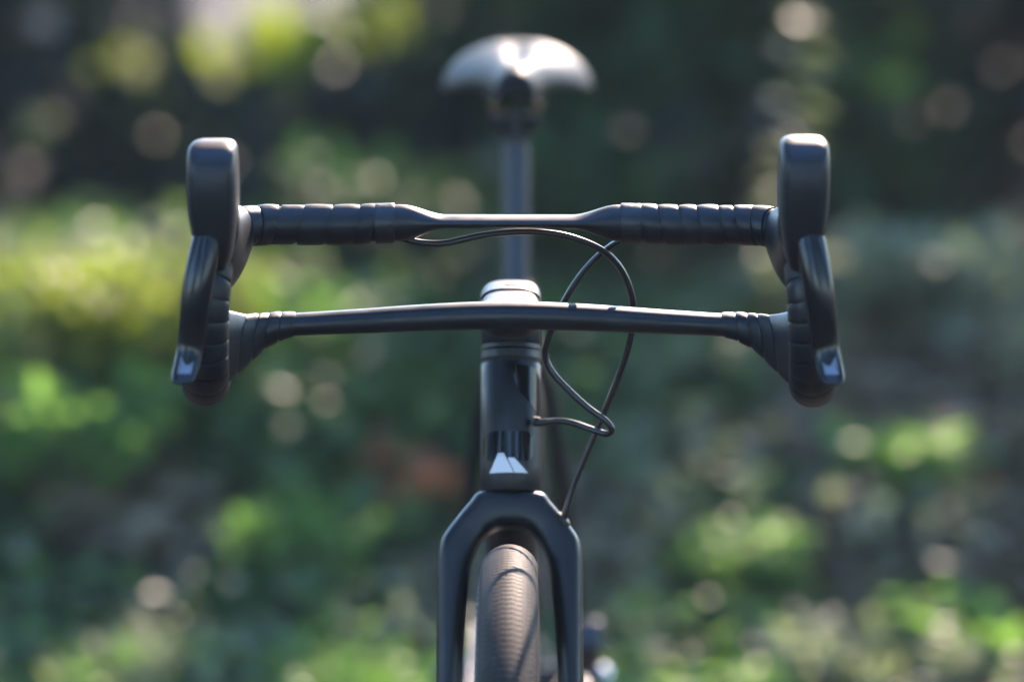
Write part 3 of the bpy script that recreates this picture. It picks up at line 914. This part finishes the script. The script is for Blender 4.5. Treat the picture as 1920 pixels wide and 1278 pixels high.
# --- wheels
RW = 0.351
def wheel(name, c, label, front):
    c = Vector(c)
    w = empty(name, tuple(c - BASE), bike)
    w['label'] = label
    def lobj(nm, v, f, m, sharp=40):
        return obj(nm, v, f, m, w, True, sharp)
    def revolve(prof, n=120, closed=True):
        rs_ = []
        for i in range(n):
            a = 2 * math.pi * i / n
            rs_.append([(x, r * math.sin(a), r * math.cos(a)) for x, r in prof])
        return rings(rs_, False, True)
    rt, rc = 0.0208, RW - 0.0014 - 0.0208
    prof = [(rt * math.sin(a), rc + rt * math.cos(a)) for a in np.linspace(R(-150), R(150), 30)]
    lobj('tyre', *revolve(prof, 160), M['tyre'])
    # tread: wavy rows of low ridges, notched in columns
    rows = 330
    kv, kf = [], []
    phis = np.linspace(R(-76), R(76), 39)
    def wave(p):
        q = (math.degrees(p) / 19.0) % 1.0
        return 0.0011 * (1 - 4 * abs(q - 0.5))
    prof_r = ((-0.0023, -0.0003), (-0.0017, 0.0014), (0.0017, 0.0014), (0.0023, -0.0003))
    for i in range(rows):
        th = 2 * math.pi * i / rows
        run = []
        runs = [run]
        for p in phis:
            g = (math.degrees(p) + 9.5) % 19.0
            if False:
                run = []
                runs.append(run)
                continue
            run.append(p)
        for run in runs:
            if len(run) < 2:
                continue
            b = len(kv)
            for p in run:
                for dt, hh in prof_r:
                    r_ = rt + hh
                    q = rc + r_ * math.cos(p)
                    t2 = th + (dt + wave(p)) / RW
                    kv.append((r_ * math.sin(p), q * math.sin(t2), q * math.cos(t2)))
            for j in range(len(run) - 1):
                for k in range(3):
                    a = b + j * 4 + k
                    kf.append((a, a + 1, a + 5, a + 4))
            e = b + (len(run) - 1) * 4
            kf += [(b, b + 3, b + 2, b + 1), (e, e + 1, e + 2, e + 3)]
    tr = obj('tread', kv, kf, M['tread'], w, False)
    tr['kind'] = 'stuff'
    # raised lugs along one sidewall, coloured pale as if catching light
    kv, kf = [], []
    for i in range(150):
        sx = -1
        th = 2 * math.pi * i / 150
        n0 = len(kv)
        for lay, sc, hh in ((0, 1.0, -0.0004), (1, 0.8, 0.0014)):
            for a_, b_ in ((-1, -1), (1, -0.2), (1, 1), (-1, 0.2)):
                p2 = R(100) + a_ * 0.0034 * sc / rt
                t2 = th + b_ * 0.0060 * sc / RW
                r_ = rt + hh
                x = sx * r_ * math.sin(p2)
                q = rc + r_ * math.cos(p2)
                kv.append((x, q * math.sin(t2), q * math.cos(t2)))
        kf += [(n0 + j, n0 + (j + 1) % 4, n0 + 4 + (j + 1) % 4, n0 + 4 + j) for j in range(4)] + [(n0 + 4, n0 + 5, n0 + 6, n0 + 7)]
    lg = obj('sidewall_lug', kv, kf, M['lug'], w, False)
    lg['kind'] = 'stuff'
    ri = 0.3125
    lobj('rim', *revolve([(-0.0135, ri), (-0.0145, ri - 0.006), (-0.0140, ri - 0.016), (-0.0095, ri - 0.027), (0, ri - 0.032), (0.0095, ri - 0.027), (0.0140, ri - 0.016), (0.0145, ri - 0.006), (0.0135, ri)], 120), M['carbon'])
    hw = 0.05 if front else 0.066
    lobj('hub', *lathe([(0.0, -hw), (0.010, -hw), (0.010, -hw + 0.012), (0.024, -hw + 0.014), (0.024, -hw + 0.018), (0.012, -hw + 0.024), (0.011, 0), (0.012, hw - 0.024), (0.024, hw - 0.018), (0.024, hw - 0.014), (0.010, hw - 0.012), (0.010, hw), (0.0, hw)], (0, 0, 0), (1, 0, 0), 24), M['dark_metal'])
    sm = None
    for i in range(24):
        sx = -1 if i % 2 else 1
        a0 = 2 * math.pi * i / 24
        a1 = a0 + (0.5 if (i // 2) % 2 else -0.5)
        p0 = Vector((sx * (hw - 0.016), 0.023 * math.sin(a1), 0.023 * math.cos(a1)))
        p1 = Vector((0, (ri - 0.03) * math.sin(a0), (ri - 0.03) * math.cos(a0)))
        lobj('spoke', *tube([p0, p1], 0.0010, 6), M['dark_metal'])
    # rotor: ring with arms on the bicycle's left (image right)
    rx = hw - 0.008
    rm = MB()
    n = 72
    for ro, ri2 in ((0.080, 0.066),):
        rs_ = []
        for i in range(n):
            a = 2 * math.pi * i / n
            wv = 0.0012 * math.sin(a * 12)
            rs_.append([(rx - 0.0009, (ro + wv) * math.sin(a), (ro + wv) * math.cos(a)), (rx + 0.0009, (ro + wv) * math.sin(a), (ro + wv) * math.cos(a)), (rx + 0.0009, (ri2 - wv) * math.sin(a), (ri2 - wv) * math.cos(a)), (rx - 0.0009, (ri2 - wv) * math.sin(a), (ri2 - wv) * math.cos(a))])
        rm.add(*rings(rs_, False, True))
    for i in range(6):
        a = 2 * math.pi * i / 6
        rm.add(*tube([(rx, 0.018 * math.sin(a), 0.018 * math.cos(a)), (rx, 0.067 * math.sin(a + 0.5), 0.067 * math.cos(a + 0.5))], (0.0035) , 6))
    lobj('brake_rotor', rm.v, rm.f, M['dark_metal'], 30)
    return w
AXLE_R = Vector((0, 0.865, RW))
wheel('front_wheel', AXLE_F, 'front wheel with knobbly gravel tyre under the fork crown', True)
wheel('rear_wheel', AXLE_R, 'rear wheel hidden behind the frame', False)

# --- frame
BB = Vector((0, 0.445, 0.278))
SEAT_TOP = Vector((0, 0.605, 0.935))
sd = (SEAT_TOP - BB).normalized()
def lerp(a, b, t): return a + (b - a) * t
part('top_tube', *tube([sp(0.078, -0.01), lerp(sp(0.078, -0.01), BB + sd * 0.50, 0.5), BB + sd * 0.50], [(0.018, 0.017), (0.016, 0.017), (0.014, 0.015)], 20), M['carbon'])
part('down_tube', *tube([sp(0.03, -0.008), lerp(sp(0.03, -0.008), BB, 0.5), BB], [(0.021, 0.020), (0.022, 0.021), (0.022, 0.024)], 20), M['carbon'])
seat_tube = part('seat_tube', *tube([BB, BB + sd * 0.30, BB + sd * 0.525], [0.019, 0.0165, 0.0165], 24), M['carbon'])
part('seat_clamp', *lathe([(0.0165, 0), (0.0185, 0.001), (0.0185, 0.013), (0.0145, 0.014)], BB + sd * 0.514, sd, 32), M['ring'], seat_tube)
for sx in (-1, 1):
    a = BB + sd * 0.47 + Vector((sx * 0.012, 0.008, 0))
    e = AXLE_R + Vector((sx * 0.066, -0.005, 0.02))
    part('seat_stay', *tube(catmull([a, a + Vector((sx * 0.018, 0.05, -0.05)), lerp(a, e, 0.5) + Vector((sx * 0.008, 0, 0)), e], 6), [(0.0085, 0.007)] * 19, 14), M['carbon'])
    e2 = AXLE_R + Vector((sx * 0.066, -0.012, -0.004))
    part('chain_stay', *tube(catmull([BB + Vector((sx * 0.028, 0.02, 0)), BB + Vector((sx * 0.040, 0.12, 0.02)), e2], 6), [(0.012, 0.009)] * 13, 14), M['carbon'])
    dr = part('rear_dropout', *lathe([(0.0, 0.016), (0.0075, 0.016), (0.010, 0.013), (0.012, 0.004), (0.019, 0.002), (0.019, -0.004)], AXLE_R + Vector((sx * 0.070, 0, 0)), (sx, 0, 0), 24), M['dark_metal'])
part('axle_nut', *lathe([(0.0, 0.005), (0.004, 0.0045), (0.0065, 0.003), (0.0075, 0.0), (0.0075, -0.003)], AXLE_R + Vector((0.0865, -0.002, 0.004)), (0.6, -0.5, 0.6), 20), M['steel'])
part('bottom_bracket', *lathe([(0.0, -0.045), (0.021, -0.045), (0.021, 0.045), (0.0, 0.045)], BB, (1, 0, 0), 28), M['carbon'])
# rear caliper, beside the bicycle's left dropout
cal = part('brake_caliper', *box(AXLE_R + Vector((0.070, -0.052, 0.045)), (0.013, 0.030, 0.016), Matrix.Rotation(R(-35), 3, 'X')), M['dark_metal'])
bevelled(cal, 0.005, 3)
fcal = part('brake_caliper', *box(sp(-0.33, -0.02, 0.052), (0.012, 0.016, 0.032), Matrix.Rotation(R(18), 3, 'X')), M['dark_metal'])
bevelled(fcal, 0.005, 3)

# --- seatpost and saddle
post = part('seatpost', *tube([BB + sd * 0.42, BB + sd * 0.60, SEAT_TOP - sd * 0.012], 0.0124, 32), M['post'])
pb = part('clamp_base', *box(SEAT_TOP + Vector((0, 0.004, 0.0)), (0.0225, 0.018, 0.007)), M['seal'], post)
bevelled(pb, 0.004, 3)
pb = part('clamp_plate', *box(SEAT_TOP + Vector((0, 0.004, 0.0225)), (0.028, 0.017, 0.0035)), M['seal'], post)
bevelled(pb, 0.002, 2)
part('clamp_neck', *lathe([(0.0124, -0.02), (0.0140, -0.012), (0.019, -0.003)], SEAT_TOP, sd, 28), M['dark_metal'], post)
for dy in (-0.018, 0.026):
    part('clamp_bolt', *tube([SEAT_TOP + Vector((0, dy, -0.008)), SEAT_TOP + Vector((0, dy * 1.05, 0.03))], 0.0028, 10), M['dark_metal'], post)
for sx in (-1, 1):
    part('clamp_bolt', *lathe([(0.0, 0.003), (0.0026, 0.003), (0.0034, 0.0016), (0.0034, -0.004)], SEAT_TOP + Vector((sx * 0.0185, -0.0165, 0.0150)), (0, -0.55, 0.85), 14), M['rail'], post)

def saddle():
    st_ = [(0.474, 0.011, 0.9885, 0.010), (0.478, 0.0155, 0.9915, 0.016), (0.487, 0.0185, 0.9940, 0.020), (0.51, 0.0205, 0.9955, 0.022), (0.56, 0.0235, 0.9950, 0.024), (0.605, 0.031, 0.9940, 0.025), (0.645, 0.0435, 0.9940, 0.028),
           (0.685, 0.0585, 0.9955, 0.038), (0.72, 0.0690, 0.9975, 0.044), (0.745, 0.0710, 0.9985, 0.046), (0.762, 0.0660, 0.9975, 0.043), (0.771, 0.0560, 0.9945, 0.037), (0.775, 0.042, 0.990, 0.028)]
    S = catmull(st_, 5)
    nu = 33
    top, bot = [], []
    for y, hw, zc, dr_ in S:
        tr_, br = [], []
        for j in range(nu):
            u = -1 + 2 * j / (nu - 1)
            x = hw * math.sin(u * math.pi / 2)
            k = abs(x / hw)
            z = zc - dr_ * (1 - math.sqrt(max(0.0, 1 - k * k)))
            ch = max(0, 1 - (x / 0.011) ** 2) * min(1, max(0, (y - 0.545) / 0.03)) * min(1, max(0, (0.745 - y) / 0.03))
            z -= 0.0035 * ch
            z -= 0.0012 * max(0, 1 - (x / 0.02) ** 2) * min(1, max(0, (y - 0.52) / 0.05))
            tr_.append((x, y, z))
            br.append((x * 0.93, y, min(z - 0.0015, zc - 0.013 - dr_ * 0.75 * k ** 2.6)))
        top.append(tr_)
        bot.append(br)
    v, f = [], []
    m = len(S)
    for r_ in top: v += r_
    for r_ in bot: v += r_
    o = m * nu
    for i in range(m - 1):
        for j in range(nu - 1):
            a = i * nu + j
            f.append((a, a + 1, a + nu + 1, a + nu))
            f.append((o + a, o + a + nu, o + a + nu + 1, o + a + 1))
        f.append((i * nu, (i + 1) * nu, o + (i + 1) * nu, o + i * nu))
        f.append((i * nu + nu - 1, o + i * nu + nu - 1, o + (i + 1) * nu + nu - 1, (i + 1) * nu + nu - 1))
    for i, sgn in ((0, 1), (m - 1, -1)):
        for j in range(nu - 1):
            a = i * nu + j
            q = (a, o + a, o + a + 1, a + 1)
            f.append(q if sgn > 0 else q[::-1])
    s = part('saddle', v, f, M['saddle'], sharp=60)
    for sx in (-1, 1):
        pth = catmull([(sx * 0.010, 0.492, 0.978), (sx * 0.014, 0.53, 0.968), (sx * 0.021, 0.572, 0.9545), (sx * 0.022, 0.60, 0.9520), (sx * 0.022, 0.65, 0.9520), (sx * 0.026, 0.69, 0.958), (sx * 0.036, 0.74, 0.970)], 5)
        part('saddle_rail', *tube(pth, 0.0035, 12), M['rail'], s)
saddle()

# --- drivetrain (below the frame of the photograph, but part of the bicycle)
chainring = MB()
rs_ = []
for i in range(80):
    a = 2 * math.pi * i / 80
    ro = 0.083 + (0.003 if i % 2 else 0)
    rs_.append([(-0.044, BB.y + ro * math.sin(a), BB.z + ro * math.cos(a)), (-0.047, BB.y + ro * math.sin(a), BB.z + ro * math.cos(a)), (-0.047, BB.y + 0.066 * math.sin(a), BB.z + 0.066 * math.cos(a)), (-0.044, BB.y + 0.066 * math.sin(a), BB.z + 0.066 * math.cos(a))])
chainring.add(*rings(rs_, False, True))
for i in range(4):
    a = R(45 + 90 * i)
    chainring.add(*tube([(-0.0455, BB.y, BB.z), (-0.0455, BB.y + 0.068 * math.sin(a), BB.z + 0.068 * math.cos(a))], (0.008), 8))
crank = mpart(chainring, 'chainring', M['dark_metal'])
for sx, dy in ((-1, -1), (1, 1)):
    a = BB + Vector((sx * 0.058, 0, 0))
    e = BB + Vector((sx * 0.068, dy * 0.165, -0.045))
    arm = part('crank_arm', *tube([a - (e - a) * 0.08, lerp(a, e, 0.5), e + (e - a) * 0.06], [(0.014, 0.008), (0.012, 0.0075), (0.012, 0.007)], 16), M['carbon'])
    pd = part('pedal', *box(e + Vector((sx * 0.055, 0, 0)), (0.04, 0.042, 0.009)), M['dark_metal'], arm)
    bevelled(pd, 0.006, 2)
for i, rr_ in enumerate((0.022, 0.03, 0.038, 0.047, 0.057, 0.067)):
    part('sprocket', *lathe([(rr_ - 0.012, -0.001), (rr_, -0.0008), (rr_, 0.0008), (rr_ - 0.012, 0.001)], AXLE_R + Vector((-0.052 + 0.0045 * i, 0, 0)), (1, 0, 0), 44), M['steel'])
dv = MB()
dv.add(*tube([AXLE_R + Vector((-0.078, 0.005, -0.018)), AXLE_R + Vector((-0.088, -0.01, -0.055))], [(0.012, 0.011), (0.013, 0.012)], 12))
dv.add(*tube([AXLE_R + Vector((-0.070, -0.005, -0.055)), AXLE_R + Vector((-0.062, -0.02, -0.135))], [(0.014, 0.004), (0.012, 0.004)], 12))
mpart(dv, 'rear_derailleur', M['dark_metal'])
ch = MB()
ch.add(*tube(catmull([BB + Vector((-0.0455, 0, 0.085)), lerp(BB, AXLE_R, 0.5) + Vector((-0.044, 0, 0.066)), AXLE_R + Vector((-0.043, 0, 0.048))], 6), [(0.004, 0.003)] * 13, 8))
ch.add(*tube(catmull([BB + Vector((-0.0455, 0, -0.085)), lerp(BB, AXLE_R, 0.5) + Vector((-0.052, 0, -0.105)), AXLE_R + Vector((-0.062, -0.03, -0.14))], 6), [(0.004, 0.003)] * 13, 8))
mpart(ch, 'chain', M['dark_metal'])

# ================================================================== ADDED VEIL
v, f = box((0, 15, 6.5), (170, 175, 8.5))  # thin volume added only to lift and cool the dark tones
hz = obj('added_veil', v, f, M['seal'], None, False)
hz.data.materials.clear()
hm = bpy.data.materials.new('veil_volume')
hm.use_nodes = True
hm.node_tree.nodes.clear()
ho = hm.node_tree.nodes.new('ShaderNodeOutputMaterial')
hv = hm.node_tree.nodes.new('ShaderNodeVolumePrincipled')
hv.inputs['Color'].default_value = (0.80, 0.93, 0.98, 1)
hv.inputs['Density'].default_value = 0.0020
hm.node_tree.links.new(hv.outputs[0], ho.inputs['Volume'])
hz.data.materials.append(hm)
tag(hz, kind='stuff')
